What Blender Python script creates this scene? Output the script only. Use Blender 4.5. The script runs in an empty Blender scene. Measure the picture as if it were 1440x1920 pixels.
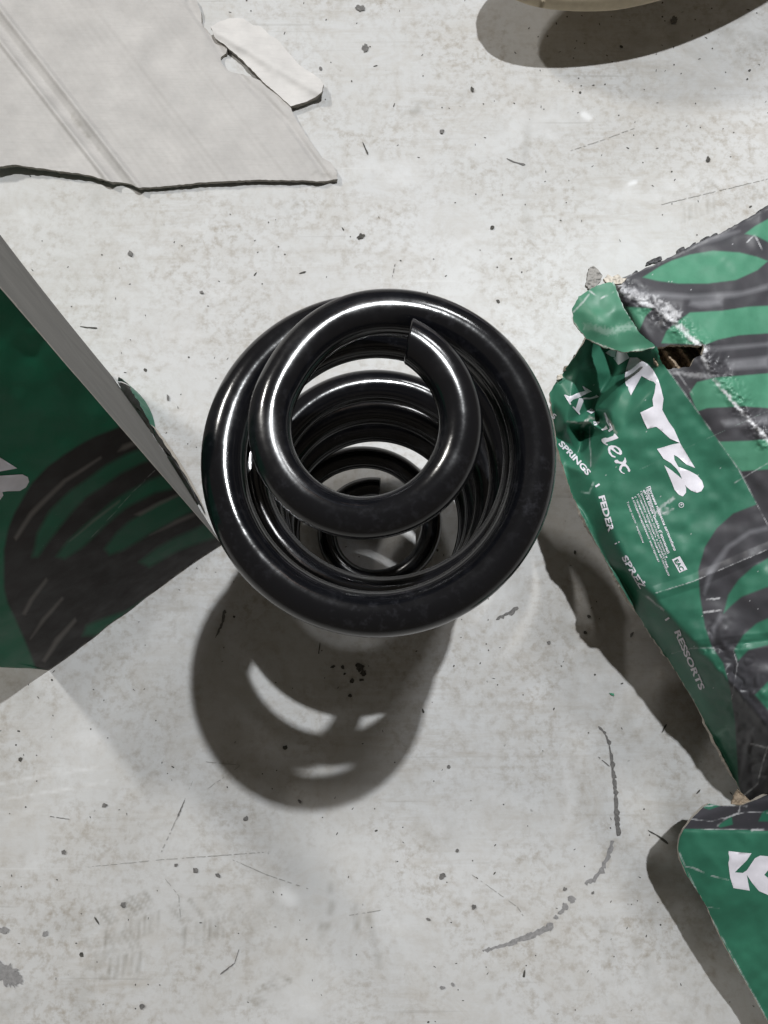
import bpy, bmesh, math, random
import numpy as np
from mathutils import Vector
from mathutils.geometry import delaunay_2d_cdt
random.seed(7); rng = np.random.default_rng(7)
scene = bpy.context.scene
COL = scene.collection

# ------------------------------------------------------------------ camera, world, lamps, exposure
CAM_H = 0.45; TILT = math.radians(8.9); F = 1331.0          # metres, tilt off straight down, focal length in photo pixels
cam = bpy.data.cameras.new("camera"); cam_o = bpy.data.objects.new("camera", cam); COL.objects.link(cam_o)
cam_o.location = (0, 0, CAM_H); cam_o.rotation_euler = (TILT, 0, 0)
cam.sensor_fit = 'VERTICAL'; cam.sensor_height = 36; cam.lens = F / 1920 * 36
cam.clip_start = 0.01; cam.clip_end = 50
scene.camera = cam_o

world = bpy.data.worlds.new("World"); scene.world = world; world.use_nodes = True
bg = world.node_tree.nodes['Background']; bg.inputs[0].default_value = (1.0, 0.89, 0.75, 1); bg.inputs[1].default_value = 0.105

def lamp(name, loc, target, power, sx, sy, color, roll=0):
    l = bpy.data.lights.new(name, 'AREA'); l.shape = 'RECTANGLE'; l.size = sx; l.size_y = sy
    l.energy = power; l.color = color
    o = bpy.data.objects.new(name, l); COL.objects.link(o); o.location = loc
    q = (Vector(target) - Vector(loc)).to_track_quat('-Z', 'Y'); o.rotation_mode = 'QUATERNION'
    from mathutils import Quaternion
    o.rotation_quaternion = q @ Quaternion((0, 0, 1), roll)
    return o
lamp("key_lamp", (0.19, 0.465, 1.15), (0.0, 0.06, 0), 12.6, 0.022, 0.022, (0.955, 0.98, 1.0))
lamp("tube_lamp", (-1.19, 1.04, 1.48), (0.0, 0.05, 0), 18, 0.22, 0.04, (1.0, 0.97, 0.92), math.radians(42))
lamp("added_soft_lamp", (0.68, 1.29, 1.58), (0.0, 0.2, 0), 8, 0.26, 0.26, (0.98, 0.99, 1.0))  # added lamp, placed so the unseen body throws soft shade on the upper floor

scene.view_settings.view_transform = 'Standard'; scene.view_settings.look = 'None'
scene.view_settings.exposure = 0; scene.view_settings.gamma = 1

# ------------------------------------------------------------------ helpers: photo measurements -> metres
ct, st = math.cos(TILT), math.sin(TILT)
def ray(px, py):
    a = (np.asarray(px, float) - 720) / F; b = -(np.asarray(py, float) - 960) / F
    return np.stack([a, ct*b + st, st*b - ct], -1)
def P(px, py, z):                                            # point at height z seen at (px, py) in the photograph
    d = ray(px, py); t = (np.asarray(z, float) - CAM_H) / d[..., 2]
    return np.array([0, 0, CAM_H]) + d * t[..., None]
def on_plane(px, py, p0, n):
    d = ray(px, py); o = np.array([0, 0, CAM_H]); t = np.dot(p0 - o, n) / (d @ n)
    return o + d * t[..., None]

def hash2(ix, iy, seed):
    h = (ix.astype(np.int64) * 374761393 + iy.astype(np.int64) * 668265263 + seed * 1442695) & 0x7fffffff
    h = ((h ^ (h >> 13)) * 1274126177) & 0x7fffffff
    return ((h ^ (h >> 16)) & 0xffff) / 65535.0
def vnoise(x, y, s, seed=0):
    x = np.asarray(x, float) / s; y = np.asarray(y, float) / s
    ix = np.floor(x); iy = np.floor(y); fx = x - ix; fy = y - iy
    fx = fx*fx*(3-2*fx); fy = fy*fy*(3-2*fy)
    a = hash2(ix, iy, seed); b = hash2(ix+1, iy, seed); c = hash2(ix, iy+1, seed); d = hash2(ix+1, iy+1, seed)
    return (a*(1-fx)+b*fx)*(1-fy) + (c*(1-fx)+d*fx)*fy
def fbm(x, y, s, seed=0, o=4):
    v = 0; a = .5; t = 0
    for k in range(o):
        v = v + a*vnoise(x, y, s/2**k, seed+k*17); t += a; a *= .55
    return v / t
def inside(px, py, poly):
    poly = np.asarray(poly, float); r = np.zeros(np.shape(px), bool); n = len(poly)
    j = n - 1
    for i in range(n):
        xi, yi = poly[i]; xj, yj = poly[j]
        if yi != yj:
            r ^= ((yi > py) != (yj > py)) & (px < (xj-xi)*(py-yi)/(yj-yi) + xi)
        j = i
    return r
def seg_dist(px, py, line, closed=False):                    # distance to a polyline and the nearest point
    line = np.asarray(line, float); pts = list(zip(line[:-1], line[1:]))
    if closed: pts.append((line[-1], line[0]))
    best = np.full(np.shape(px), 1e9); bx = np.zeros(np.shape(px)); by = np.zeros(np.shape(px))
    for a, b in pts:
        d = b - a; L = max(d @ d, 1e-12)
        t = np.clip(((px-a[0])*d[0] + (py-a[1])*d[1]) / L, 0, 1)
        qx = a[0]+t*d[0]; qy = a[1]+t*d[1]; dd = np.hypot(px-qx, py-qy)
        m = dd < best; best = np.where(m, dd, best); bx = np.where(m, qx, bx); by = np.where(m, qy, by)
    return best, bx, by
def rough_line(poly, amp, step=5, closed=True, seed=0):      # a torn edge
    r = random.Random(seed); out = []; n = len(poly)
    for i in range(n if closed else n-1):
        a = poly[i]; b = poly[(i+1) % n]; L = math.hypot(b[0]-a[0], b[1]-a[1]); k = max(1, int(L/step))
        for j in range(k):
            t = j/k; e = amp if j else amp*.4
            out.append((a[0]+(b[0]-a[0])*t + r.uniform(-e, e), a[1]+(b[1]-a[1])*t + r.uniform(-e, e)))
    if not closed: out.append(tuple(poly[-1]))
    return out

# ------------------------------------------------------------------ helpers: objects
def empty(name, loc=(0, 0, 0)):
    o = bpy.data.objects.new(name, None); COL.objects.link(o); o.location = loc; o.empty_display_size = .02; return o
def tag(o, label=None, cat=None, group=None, kind=None):
    if label: o['label'] = label
    if cat: o['category'] = cat
    if group: o['group'] = group
    if kind: o['kind'] = kind
    return o
def link(name, me, mats, parent=None, smooth=True):
    o = bpy.data.objects.new(name, me); COL.objects.link(o)
    for m in (mats if isinstance(mats, (list, tuple)) else [mats]): me.materials.append(m)
    if parent is not None:
        o.parent = parent; o.matrix_parent_inverse = parent.matrix_basis.inverted()
    if smooth: me.polygons.foreach_set('use_smooth', [True]*len(me.polygons))
    return o
def fast_mesh(name, V, quads, col=None, attrs=None):
    me = bpy.data.meshes.new(name); V = np.asarray(V, np.float32); quads = np.asarray(quads, np.int32)
    k = quads.shape[1]
    me.vertices.add(len(V)); me.vertices.foreach_set('co', V.ravel())
    me.loops.add(quads.size); me.loops.foreach_set('vertex_index', quads.ravel())
    me.polygons.add(len(quads)); me.polygons.foreach_set('loop_start', np.arange(0, quads.size, k, dtype=np.int32))
    me.update(calc_edges=True); me.validate()
    if col is not None:
        a = me.color_attributes.new('Col', 'FLOAT_COLOR', 'POINT')
        c = np.ones((len(V), 4), np.float32); c[:, :3] = col; a.data.foreach_set('color', c.ravel())
    for nm, v in (attrs or {}).items():
        a = me.attributes.new(nm, 'FLOAT', 'POINT'); a.data.foreach_set('value', np.asarray(v, np.float32))
    return me

class Surf:
    """a sheet of card measured on a regular net of photo positions; W holds its real 3-D points"""
    def __init__(s, x0, y0, x1, y1, step):
        s.x0, s.y0, s.st = x0, y0, step
        s.xs = np.arange(x0, x1+step, step); s.ys = np.arange(y0, y1+step, step)
        s.PX, s.PY = np.meshgrid(s.xs, s.ys)
    def heights(s, ctrl, creases, blur=2, disp=None):
        pts = [Vector((c[0], c[1])) for c in ctrl]; zs = [c[2] for c in ctrl]
        r = delaunay_2d_cdt(pts, creases, [], 0, 1e-6)
        Z = np.full(s.PX.shape, np.nan)
        vz = [np.mean([zs[i] for i in o]) if o else 0.05 for o in r[3]]
        vs = r[0]
        for t in r[2]:
            a, b, c = (vs[i] for i in t); za, zb, zc = (vz[i] for i in t)
            den = (b.y-c.y)*(a.x-c.x) + (c.x-b.x)*(a.y-c.y)
            if abs(den) < 1e-9: continue
            u = ((b.y-c.y)*(s.PX-c.x) + (c.x-b.x)*(s.PY-c.y))/den
            v = ((c.y-a.y)*(s.PX-c.x) + (a.x-c.x)*(s.PY-c.y))/den
            w = 1-u-v; m = (u >= -1e-6) & (v >= -1e-6) & (w >= -1e-6)
            Z[m] = (u*za+v*zb+w*zc)[m]
        bad = np.isnan(Z)
        if bad.any():                                        # outside the control hull: nearest control point plane value
            X = s.PX[bad]; Y = s.PY[bad]; wsum = 0; zz = 0
            for (cx, cy, cz) in [c[:3] for c in ctrl]:
                w = 1/((X-cx)**2+(Y-cy)**2+1)**2; wsum = wsum+w; zz = zz+w*cz
            Z[bad] = zz/wsum
        for _ in range(blur):
            Zp = np.pad(Z, 2, 'edge')
            Z = sum(Zp[i:i+Z.shape[0], j:j+Z.shape[1]] for i in range(5) for j in range(5))/25
        if disp is not None: Z = Z + disp(s.PX, s.PY)
        s.W = P(s.PX, s.PY, Z); return s
    def plane(s, p0, n, disp=None):
        s.W = on_plane(s.PX, s.PY, np.asarray(p0, float), np.asarray(n, float))
        if disp is not None: s.W = s.W + disp(s.PX, s.PY)[..., None]*np.asarray(n)
        return s
    def at(s, px, py):
        u = np.clip((np.asarray(px, float)-s.x0)/s.st, 0, len(s.xs)-1.001); v = np.clip((np.asarray(py, float)-s.y0)/s.st, 0, len(s.ys)-1.001)
        i = u.astype(int); j = v.astype(int); fu = (u-i)[..., None]; fv = (v-j)[..., None]; W = s.W
        return (W[j, i]*(1-fu)+W[j, i+1]*fu)*(1-fv) + (W[j+1, i]*(1-fu)+W[j+1, i+1]*fu)*fv
    def normal(s, px, py, e=4):
        px = np.asarray(px, float); py = np.asarray(py, float)
        a = s.at(px+e, py)-s.at(px-e, py); b = s.at(px, py-e)-s.at(px, py+e); n = np.cross(a, b)
        return n/np.maximum(np.linalg.norm(n, axis=-1, keepdims=True), 1e-12)
    def build(s, name, outline, mats, parent, paint, holes=(), skirt=None, thick=.0032, edge_name='torn_edge'):
        ins = inside(s.PX, s.PY, outline)
        for h in holes: ins &= ~inside(s.PX, s.PY, h)
        q = ins[:-1, :-1] | ins[1:, :-1] | ins[:-1, 1:] | ins[1:, 1:]
        used = np.zeros_like(ins); used[:-1, :-1] |= q; used[1:, :-1] |= q; used[:-1, 1:] |= q; used[1:, 1:] |= q
        PX = s.PX.copy(); PY = s.PY.copy(); W = s.W.copy(); out = used & ~ins
        ox, oy = PX[out], PY[out]; best, bx, by = seg_dist(ox, oy, outline, True)
        for h in holes:
            d2, hx, hy = seg_dist(ox, oy, h, True); m = d2 < best
            best = np.where(m, d2, best); bx = np.where(m, hx, bx); by = np.where(m, hy, by)
        PX[out] = bx; PY[out] = by; W[out] = s.at(bx, by)
        idx = np.full(ins.shape, -1); idx[used] = np.arange(used.sum())
        jj, ii = np.nonzero(q)
        quads = np.stack([idx[jj+1, ii], idx[jj+1, ii+1], idx[jj, ii+1], idx[jj, ii]], -1)
        V = W[used]; C = paint(PX[used], PY[used])
        me = fast_mesh(name, V, quads, C)
        o = link(name, me, mats, parent)
        if skirt is not None:
            e = np.concatenate([quads[:, [0, 1]], quads[:, [1, 2]], quads[:, [2, 3]], quads[:, [3, 0]]])
            key = np.sort(e, 1); kk = key[:, 0].astype(np.int64)*10**7+key[:, 1]
            u, inv, cnt = np.unique(kk, return_inverse=True, return_counts=True)
            b = e[cnt[inv] == 1]; b = b[np.linalg.norm(V[b[:, 0]]-V[b[:, 1]], axis=1) > 1e-7]
            N = s.normal(PX[used], PY[used]); vs = np.unique(b); m = {int(v): k for k, v in enumerate(vs)}
            jit = (.75+.5*vnoise(PX[used][vs], PY[used][vs], 4, 5))[:, None]*thick
            top = V[vs]; bot = top - (N[vs]*.25+np.array([0, 0, .75]))*jit
            f = [[m[int(x)], m[int(y)], m[int(y)]+len(vs), m[int(x)]+len(vs)] for x, y in b]
            link(edge_name, fast_mesh(edge_name, np.concatenate([top, bot]), f), skirt, parent)
        return o
    def drape(s, name, polys, mat, parent, off=.00022, maxlen=5.0):
        """flat print: polygons (photo positions) cut fine and laid on the sheet"""
        V = []; Fc = []
        for poly in polys:
            hole = None
            if isinstance(poly, tuple): poly, hole = poly
            pts = [Vector(p) for p in poly]; n = len(pts); edges = [(i, (i+1) % n) for i in range(n)]
            x0 = min(p[0] for p in poly); x1 = max(p[0] for p in poly); y0 = min(p[1] for p in poly); y1 = max(p[1] for p in poly)
            if hole:
                k = len(pts); pts += [Vector(p) for p in hole]; edges += [(k+i, k+(i+1) % len(hole)) for i in range(len(hole))]
            gx = np.arange(x0+maxlen/2, x1, maxlen); gy = np.arange(y0+maxlen/2, y1, maxlen)
            for a in gx:
                for b in gy: pts.append(Vector((a+.01*b % .3, b)))
            r = delaunay_2d_cdt(pts, edges, [], 0, 1e-5)
            k = len(V); V += [(p.x, p.y) for p in r[0]]
            for t in r[2]:
                c = [np.mean([r[0][i].x for i in t]), np.mean([r[0][i].y for i in t])]
                if inside(np.array([c[0]]), np.array([c[1]]), poly)[0] and not (hole and inside(np.array([c[0]]), np.array([c[1]]), hole)[0]):
                    Fc.append([k+i for i in t])
        V = np.array(V); W = s.at(V[:, 0], V[:, 1]) + s.normal(V[:, 0], V[:, 1])*off
        n = np.cross(W[[f[1] for f in Fc]]-W[[f[0] for f in Fc]], W[[f[2] for f in Fc]]-W[[f[0] for f in Fc]])
        Fc = [f if nn[2] > 0 else f[::-1] for f, nn in zip(Fc, n)]
        return link(name, fast_mesh(name, W, Fc), mat, parent)
    def text(s, txt, p0, p1, h, mat, parent, off=.00025, bold=.02, name='lettering', shear=0):
        cu = bpy.data.curves.new('lettering', 'FONT'); cu.body = txt; cu.size = 1; cu.resolution_u = 3; cu.offset = bold; cu.shear = shear
        to = bpy.data.objects.new('tmp_text', cu); COL.objects.link(to); bpy.context.view_layer.update()
        me = bpy.data.meshes.new_from_object(to); bpy.data.objects.remove(to)
        bm = bmesh.new(); bm.from_mesh(me); bmesh.ops.triangulate(bm, faces=bm.faces[:])
        bmesh.ops.dissolve_degenerate(bm, dist=1e-5, edges=bm.edges[:])
        xs = [v.co.x for v in bm.verts]; ys = [v.co.y for v in bm.verts]; w = max(xs)-min(xs); xm = min(xs); hh = .72
        d = np.array([p1[0]-p0[0], p1[1]-p0[1]], float); L = np.linalg.norm(d); d /= L; up = np.array([d[1], -d[0]])
        px = np.array([p0[0]+d[0]*(v.co.x-xm)/w*L + up[0]*v.co.y/hh*h for v in bm.verts])
        py = np.array([p0[1]+d[1]*(v.co.x-xm)/w*L + up[1]*v.co.y/hh*h for v in bm.verts])
        W = s.at(px, py)+s.normal(px, py)*off
        for v, c in zip(bm.verts, W): v.co = c
        bm.to_mesh(me); bm.free()
        return link(name, me, mat, parent, smooth=False)

# ------------------------------------------------------------------ helpers: materials
class NT:
    def __init__(s, name):
        s.m = bpy.data.materials.new(name); s.m.use_nodes = True; s.t = s.m.node_tree; s.n = s.t.nodes
        s.b = s.n['Principled BSDF']
    def new(s, typ, **kw):
        nd = s.n.new(typ)
        for k, v in kw.items():
            if k.startswith('_'): setattr(nd, k[1:], v)
        return nd
    def link(s, a, b): s.t.links.new(a, b)
    def coord(s):
        return s.new('ShaderNodeTexCoord').outputs['Object']
    def noise(s, scale, detail=4, rough=.55, vec=None, out='Fac', dist=0):
        nd = s.new('ShaderNodeTexNoise'); nd.inputs['Scale'].default_value = scale; nd.inputs['Detail'].default_value = detail
        nd.inputs['Roughness'].default_value = rough; nd.inputs['Distortion'].default_value = dist
        if vec is not None: s.link(vec, nd.inputs['Vector'])
        return nd.outputs[out]
    def ramp(s, fac, stops, interp='LINEAR'):
        nd = s.new('ShaderNodeValToRGB'); nd.color_ramp.interpolation = interp; e = nd.color_ramp.elements
        while len(e) < len(stops): e.new(.5)
        for k, (p, c) in enumerate(stops):
            e[k].position = p; e[k].color = (c, c, c, 1) if isinstance(c, (int, float)) else (*c, 1)
        s.link(fac, nd.inputs[0]); return nd.outputs[0]
    def mix(s, fac, a, b, typ='MIX'):
        nd = s.new('ShaderNodeMix'); nd.data_type = 'RGBA'; nd.blend_type = typ
        for v, i in ((fac, 0), (a, 6), (b, 7)):
            if isinstance(v, (int, float)): nd.inputs[i].default_value = v if i == 0 else (v, v, v, 1)
            elif isinstance(v, tuple): nd.inputs[i].default_value = (*v, 1)
            else: s.link(v, nd.inputs[i])
        return nd.outputs[2]
    def math(s, op, a, b=0.0):
        nd = s.new('ShaderNodeMath'); nd.operation = op
        for i, v in enumerate((a, b)):
            if isinstance(v, (int, float)): nd.inputs[i].default_value = v
            else: s.link(v, nd.inputs[i])
        return nd.outputs[0]
    def mapping(s, vec, scale=(1, 1, 1), rot=(0, 0, 0)):
        nd = s.new('ShaderNodeMapping'); nd.inputs['Scale'].default_value = scale; nd.inputs['Rotation'].default_value = rot
        s.link(vec, nd.inputs[0]); return nd.outputs[0]
    def attr(s, name, out='Color'):
        nd = s.new('ShaderNodeAttribute'); nd.attribute_name = name; return nd.outputs[out]
    def bump(s, h, strength, dist):
        nd = s.new('ShaderNodeBump'); nd.inputs['Strength'].default_value = strength; nd.inputs['Distance'].default_value = dist
        s.link(h, nd.inputs['Height']); s.link(nd.outputs[0], s.b.inputs['Normal'])
def simple(name, col, rough=.6, ns=300, nv=.15, bump=.0):
    m = NT(name); c = m.coord(); n = m.noise(ns, 4, vec=c)
    lo = tuple(v*(1-nv) for v in col); hi = tuple(min(1, v*(1+nv)) for v in col)
    m.link(m.ramp(n, [(.3, lo), (.7, hi)]), m.b.inputs['Base Color']); m.b.inputs['Roughness'].default_value = rough
    if bump: m.bump(n, bump, .0004)
    return m.m

def floor_material():
    m = NT('painted_concrete'); c = m.coord()
    big = m.noise(5, 5, .6, c, dist=.4); mid = m.noise(34, 9, .76, c, dist=1.1); fine = m.noise(170, 6, .7, c); grain = m.noise(900, 3, .6, c)
    base = m.ramp(big, [(.3, (.497, .494, .484)), (.5, (.538, .540, .538)), (.7, (.575, .580, .584))])
    base = m.mix(m.ramp(mid, [(.46, 0), (.64, .34), (.8, .8)]), base, (.41, .375, .325))                    # grey-brown grime
    base = m.mix(m.math('MULTIPLY', m.ramp(fine, [(.47, 0), (.68, .85)]), m.ramp(m.noise(14, 5, .65, c), [(.36, 0), (.62, 1)])), base, (.30, .265, .22))
    for rot, sc_ in ((.75, (16, 130, 1)), (2.3, (12, 110, 1)), (1.7, (20, 170, 1))):
        st_ = m.noise(1.0, 7, .72, m.mapping(c, sc_, (0, 0, rot)), dist=.6)
        base = m.mix(m.math('MULTIPLY', m.ramp(st_, [(.52, 0), (.70, .5)]), m.ramp(m.noise(8, 4, .6, c), [(.42, 0), (.6, 1)])), base, (.40, .37, .33))
        base = m.mix(m.ramp(st_, [(.26, .35), (.40, 0)]), base, (.615, .62, .625))
    base = m.mix(m.ramp(grain, [(.3, .10), (.5, 0), (.72, .12)]), base, (.40, .395, .38))
    light = m.ramp(m.noise(18, 5, .6, m.mapping(c, (1, 1.7, 1), (0, 0, 1.1))), [(.56, 0), (.75, .55)])
    base = m.mix(light, base, (.64, .645, .65))
    for k, (rot, sc, thr) in enumerate(((.5, (6, 240, 1), .70), (2.1, (5, 300, 1), .715), (1.25, (9, 340, 1), .72), (2.75, (4, 200, 1), .72))):
        sx = m.noise(1.0, 3, .55, m.mapping(c, sc, (0, 0, rot)))
        s_ = m.math('MULTIPLY', m.ramp(sx, [(thr-.06, 0), (thr, .35)]), m.ramp(m.noise(9+k*3, 3, .6, c), [(.48, 0), (.62, 1)]))
        base = m.mix(s_, base, (.30, .29, .27) if k % 2 == 0 else (.66, .66, .65))
    vor = m.new('ShaderNodeTexVoronoi'); vor.inputs['Scale'].default_value = 210; vor.feature = 'F1'; m.link(m.mix(.004, c, m.noise(300, 3, .6, c, 'Color'), 'ADD'), vor.inputs['Vector'])
    sp = m.math('MULTIPLY', m.ramp(vor.outputs['Distance'], [(.05, 1), (.16, 0)]), m.ramp(vor.outputs['Color'], [(.84, 0), (.9, .6)]))
    base = m.mix(sp, base, (.17, .165, .155))
    base = m.mix(m.attr('dirt', 'Fac'), base, (.20, .185, .155))
    base = m.mix(m.attr('pale', 'Fac'), base, (.68, .685, .69))
    m.link(base, m.b.inputs['Base Color'])
    m.link(m.ramp(mid, [(.3, .42), (.7, .62)]), m.b.inputs['Roughness'])
    m.b.inputs['Specular IOR Level'].default_value = .35
    h = m.math('ADD', m.math('MULTIPLY', fine, .5), m.math('MULTIPLY', mid, .8)); m.bump(h, .25, .0006)
    return m.m
def print_material(name, rough=.3, wr=.35, spec=.5):
    m = NT(name); m.b.inputs['Specular IOR Level'].default_value = spec; c = m.coord(); col = m.attr('Col'); n = m.noise(120, 6, .7, c)
    col = m.mix(m.ramp(n, [(.35, .12), (.6, 0)]), col, (.02, .04, .035))
    sc = m.math('MULTIPLY', m.ramp(m.noise(1, 4, .6, m.mapping(c, (60, 900, 300), (0, .3, .8))), [(.68, 0), (.76, .22)]), m.ramp(m.noise(30, 3, .6, c), [(.52, 0), (.68, 1)]))
    col = m.mix(sc, col, (.5, .55, .52))
    m.link(col, m.b.inputs['Base Color'])
    m.link(m.ramp(m.noise(60, 4, .6, c), [(.3, rough-.06), (.7, rough+.14)]), m.b.inputs['Roughness'])
    h = m.math('ADD', m.noise(45, 3, .5, c), m.math('MULTIPLY', m.noise(160, 2, .5, c), .1)); m.bump(h, wr, .0012)
    return m.m
def plain_card(name, col, rough=.75, flute=None, nv=.1):
    m = NT(name); c = m.coord(); n = m.noise(45, 6, .65, c); f2 = m.noise(1, 4, .6, m.mapping(c, (40, 700, 200), (0, 0, .9)))
    lo = tuple(v*(1-nv) for v in col); hi = tuple(v*(1+nv) for v in col)
    b = m.ramp(n, [(.3, lo), (.7, hi)]); b = m.mix(m.ramp(f2, [(.5, 0), (.8, .3)]), b, tuple(v*.72 for v in col))
    b = m.mix(1.0, b, m.attr('Col'), 'MULTIPLY')
    m.link(b, m.b.inputs['Base Color']); m.b.inputs['Roughness'].default_value = rough
    m.bump(m.math('ADD', n, m.math('MULTIPLY', f2, .6)), .3, .0005)
    return m.m
def spring_paint():
    m = NT('gloss_black_enamel'); c = m.coord()
    n = m.noise(35, 5, .65, c); d = m.noise(260, 5, .7, c)
    dust = m.math('MULTIPLY', m.ramp(d, [(.52, 0), (.72, .32)]), m.ramp(m.noise(16, 3, .6, c), [(.46, 0), (.64, 1)]))
    col = m.mix(dust, (.0036, .0038, .005), (.05, .051, .06)); m.link(col, m.b.inputs['Base Color'])
    m.link(m.ramp(n, [(.3, .10), (.55, .17), (.75, .32)]), m.b.inputs['Roughness'])
    m.b.inputs['Specular IOR Level'].default_value = .62
    m.bump(m.math('ADD', m.noise(150, 3, .5, c), m.math('MULTIPLY', m.noise(38, 2, .5, c), 1.2)), .16, .0006)
    return m.m
M_FLOOR = floor_material(); M_PRINT = print_material('printed_green_card', .42, .07, .4); M_PRINT_D = print_material('printed_card_dull', .5, .15, .15)
M_WHITE = simple('white_print', (.72, .70, .76), .4, 160, .08); M_KRAFT = simple('brown_corrugated_card', (.30, .235, .17), .85, 500, .15, .2)
M_GREY_EDGE = simple('grey_card_edge', (.26, .24, .21), .9, 700, .2, .2); M_PAPER = simple('torn_paper_fibre', (.50, .46, .40), .9, 900, .15, .25)
M_GREEN = simple('green_print', (.018, .13, .075), .4); M_BLACKCARD = simple('dark_card_edge', (.04, .04, .043), .6, 400, .4, .5)
M_LINER = plain_card('white_card_liner', (.455, .442, .43)); M_GREYCARD = plain_card('grey_card_liner', (.125, .12, .11))
M_SPRING = spring_paint(); M_MARK = simple('dark_scuff', (.135, .13, .125), .7, 600, .35); M_MARK2 = simple('grey_scuff', (.235, .23, .23), .7, 600, .2)
M_SPECK = simple('black_grit', (.06, .057, .05), .8, 900, .5); M_BARE = simple('bare_cut_steel', (.06, .06, .065), .35, 300, .3)
M_FAINT = simple('faint_scratch', (.31, .305, .29), .7, 600, .2)
M_CHIP = simple('green_flake', (.04, .25, .14), .5)

# ------------------------------------------------------------------ the floor
def build_floor():
    X = np.arange(-.36, .3601, .0016); Y = np.arange(-.28, .5201, .0016); GX, GY = np.meshgrid(X, Y)
    dirt = np.zeros_like(GX); pale = np.zeros_like(GX)
    def w(line): return [tuple(P(a, b, 0)[:2]) for a, b in line]
    def stroke(line, width, amt, target, ns=.006, seed=0):
        nonlocal dirt, pale
        d, _, _ = seg_dist(GX, GY, w(line)); k = np.clip(1-d/(width*.00034), 0, 1)
        k = k*k*(3-2*k)*amt*np.clip(vnoise(GX+9, GY+9, ns, seed)*1.5-.1, 0, 1.1)
        if target == 'd': dirt = np.maximum(dirt, k)
        else: pale = np.maximum(pale, k)
    stroke([(1008, 110), (998, 190), (988, 260), (982, 320), (986, 400), (1000, 470), (1022, 545)], 14, .24, 'd', .03, 1)
    stroke([(855, 190), (880, 170)], 20, .12, 'd'); stroke([(765, 215), (775, 205), (800, 200)], 22, .5, 'd', .004, 3)
    r = random.Random(3)
    def tread(cx, cy, ang, n, gap, ln, amt, rows=2):         # tyre and shoe prints: rows of short bars
        for row in range(rows):
            for i in range(n):
                if r.random() < .15: continue
                u = (i-(n-1)/2)*gap; v = (row-(rows-1)/2)*(ln*1.25)
                a = ang + (.35 if row % 2 else -.35)
                x = cx+u*math.cos(ang)-v*math.sin(ang); y = cy+u*math.sin(ang)+v*math.cos(ang)
                dx = -math.sin(a)*ln/2; dy = math.cos(a)*ln/2
                stroke([(x-dx, y-dy), (x+dx, y+dy)], 6.0, 1.5*amt*r.uniform(.5, 1), 'd', .005, i+row)
    tread(240, 1725, -.35, 9, 13, 34, .42); tread(215, 1790, -.2, 7, 14, 36, .40); tread(375, 1725, -.3, 7, 13, 38, .36); tread(455, 1710, -.3, 5, 13, 34, .34, 1)
    tread(500, 1860, -.7, 8, 12, 26, .35, 1); tread(1300, 380, -.35, 9, 12, 24, .35); tread(1392, 372, -.4, 6, 12, 22, .3, 1); tread(560, 385, -.4, 5, 13, 28, .25, 1)
    for a in ([(620, 1660), (622, 1700), (612, 1740)], [(605, 1730), (600, 1775)], [(690, 1720), (700, 1760), (712, 1810)], [(665, 1700), (672, 1745)]): stroke(a, 11, .42, 'd', .004, 7)
    for a in ([(1255, 1690), (1215, 1730)], [(1190, 1760), (1230, 1850), (1290, 1915)], [(1140, 1740), (1150, 1830)], [(170, 1820), (230, 1760)], [(0, 1900), (60, 1870)]): stroke(a, 26, .22, 'd', .003, 8)
    for a in ([(0, 1470), (90, 1452), (180, 1440)], [(0, 1500), (110, 1482), (200, 1466)], [(160, 1785), (240, 1772)]): stroke(a, 5, .5, 'p', .0025, 9)
    stroke([(532, 1675), (545, 1685)], 22, .8, 'p', .02, 3); stroke([(1060, 1400), (1070, 1500), (1055, 1560)], 20, .35, 'p', .02, 4)
    stroke([(1095, 215), (1105, 222)], 13, 1.2, 'p', .02, 4); stroke([(1180, 345), (1190, 342)], 8, 1.2, 'p', .02, 4); stroke([(1025, 245), (1045, 262)], 10, .9, 'p', .01, 4)
    for cx, cy, rad, amt in ((70, 1290, 60, .22), (330, 1190, 70, .30), (1090, 1180, 75, .35), (1200, 1330, 60, .25), (655, 1270, 60, .25), (1260, 90, 120, .28), (1390, 60, 90, .40), (480, 1720, 60, .22),
                             (1130, 1250, 60, .25), (190, 370, 50, .18), (1300, 1760, 70, .2), (620, 1150, 60, .1), (820, 1560, 50, .2), (110, 1740, 60, .2), (160, 1870, 60, .22), (1000, 950, 60, .3)):
        q = P(cx, cy, 0); d = np.hypot(GX-q[0], GY-q[1])/(rad*.00034)
        k = np.clip(1.25-d, 0, 1)*amt*np.clip(fbm(GX+5, GY+5, .012, int(cx), 5)*3.2-1.15, 0, 1); dirt = np.maximum(dirt, k)
    V = np.stack([GX, GY, np.zeros_like(GX)], -1).reshape(-1, 3); ny, nx = GX.shape; I = np.arange(nx*ny).reshape(ny, nx)
    Q = np.stack([I[:-1, :-1], I[:-1, 1:], I[1:, 1:], I[1:, :-1]], -1).reshape(-1, 4)
    x0, x1, y0, y1 = X[0], X[-1], Y[0], Y[-1]; R = 2.5; n = len(V)            # the floor goes on around the detailed middle
    V = np.concatenate([V, [[-R, -R, 0], [R, -R, 0], [R, R, 0], [-R, R, 0]]])
    c = [I[0, 0], I[0, -1], I[-1, -1], I[-1, 0]]
    Q = np.concatenate([Q, [[n, n+1, c[1], c[0]], [n+1, n+2, c[2], c[1]], [n+2, n+3, c[3], c[2]], [n+3, n, c[0], c[3]]]])
    me = fast_mesh('floor', V, Q, None, {'dirt': np.append(dirt.ravel(), [0]*4), 'pale': np.append(pale.ravel(), [0]*4)})
    return tag(link('floor', me, M_FLOOR, None, False), 'pale grey painted concrete floor with scuffs, specks and scratches', kind='structure')
floor = build_floor()

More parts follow.
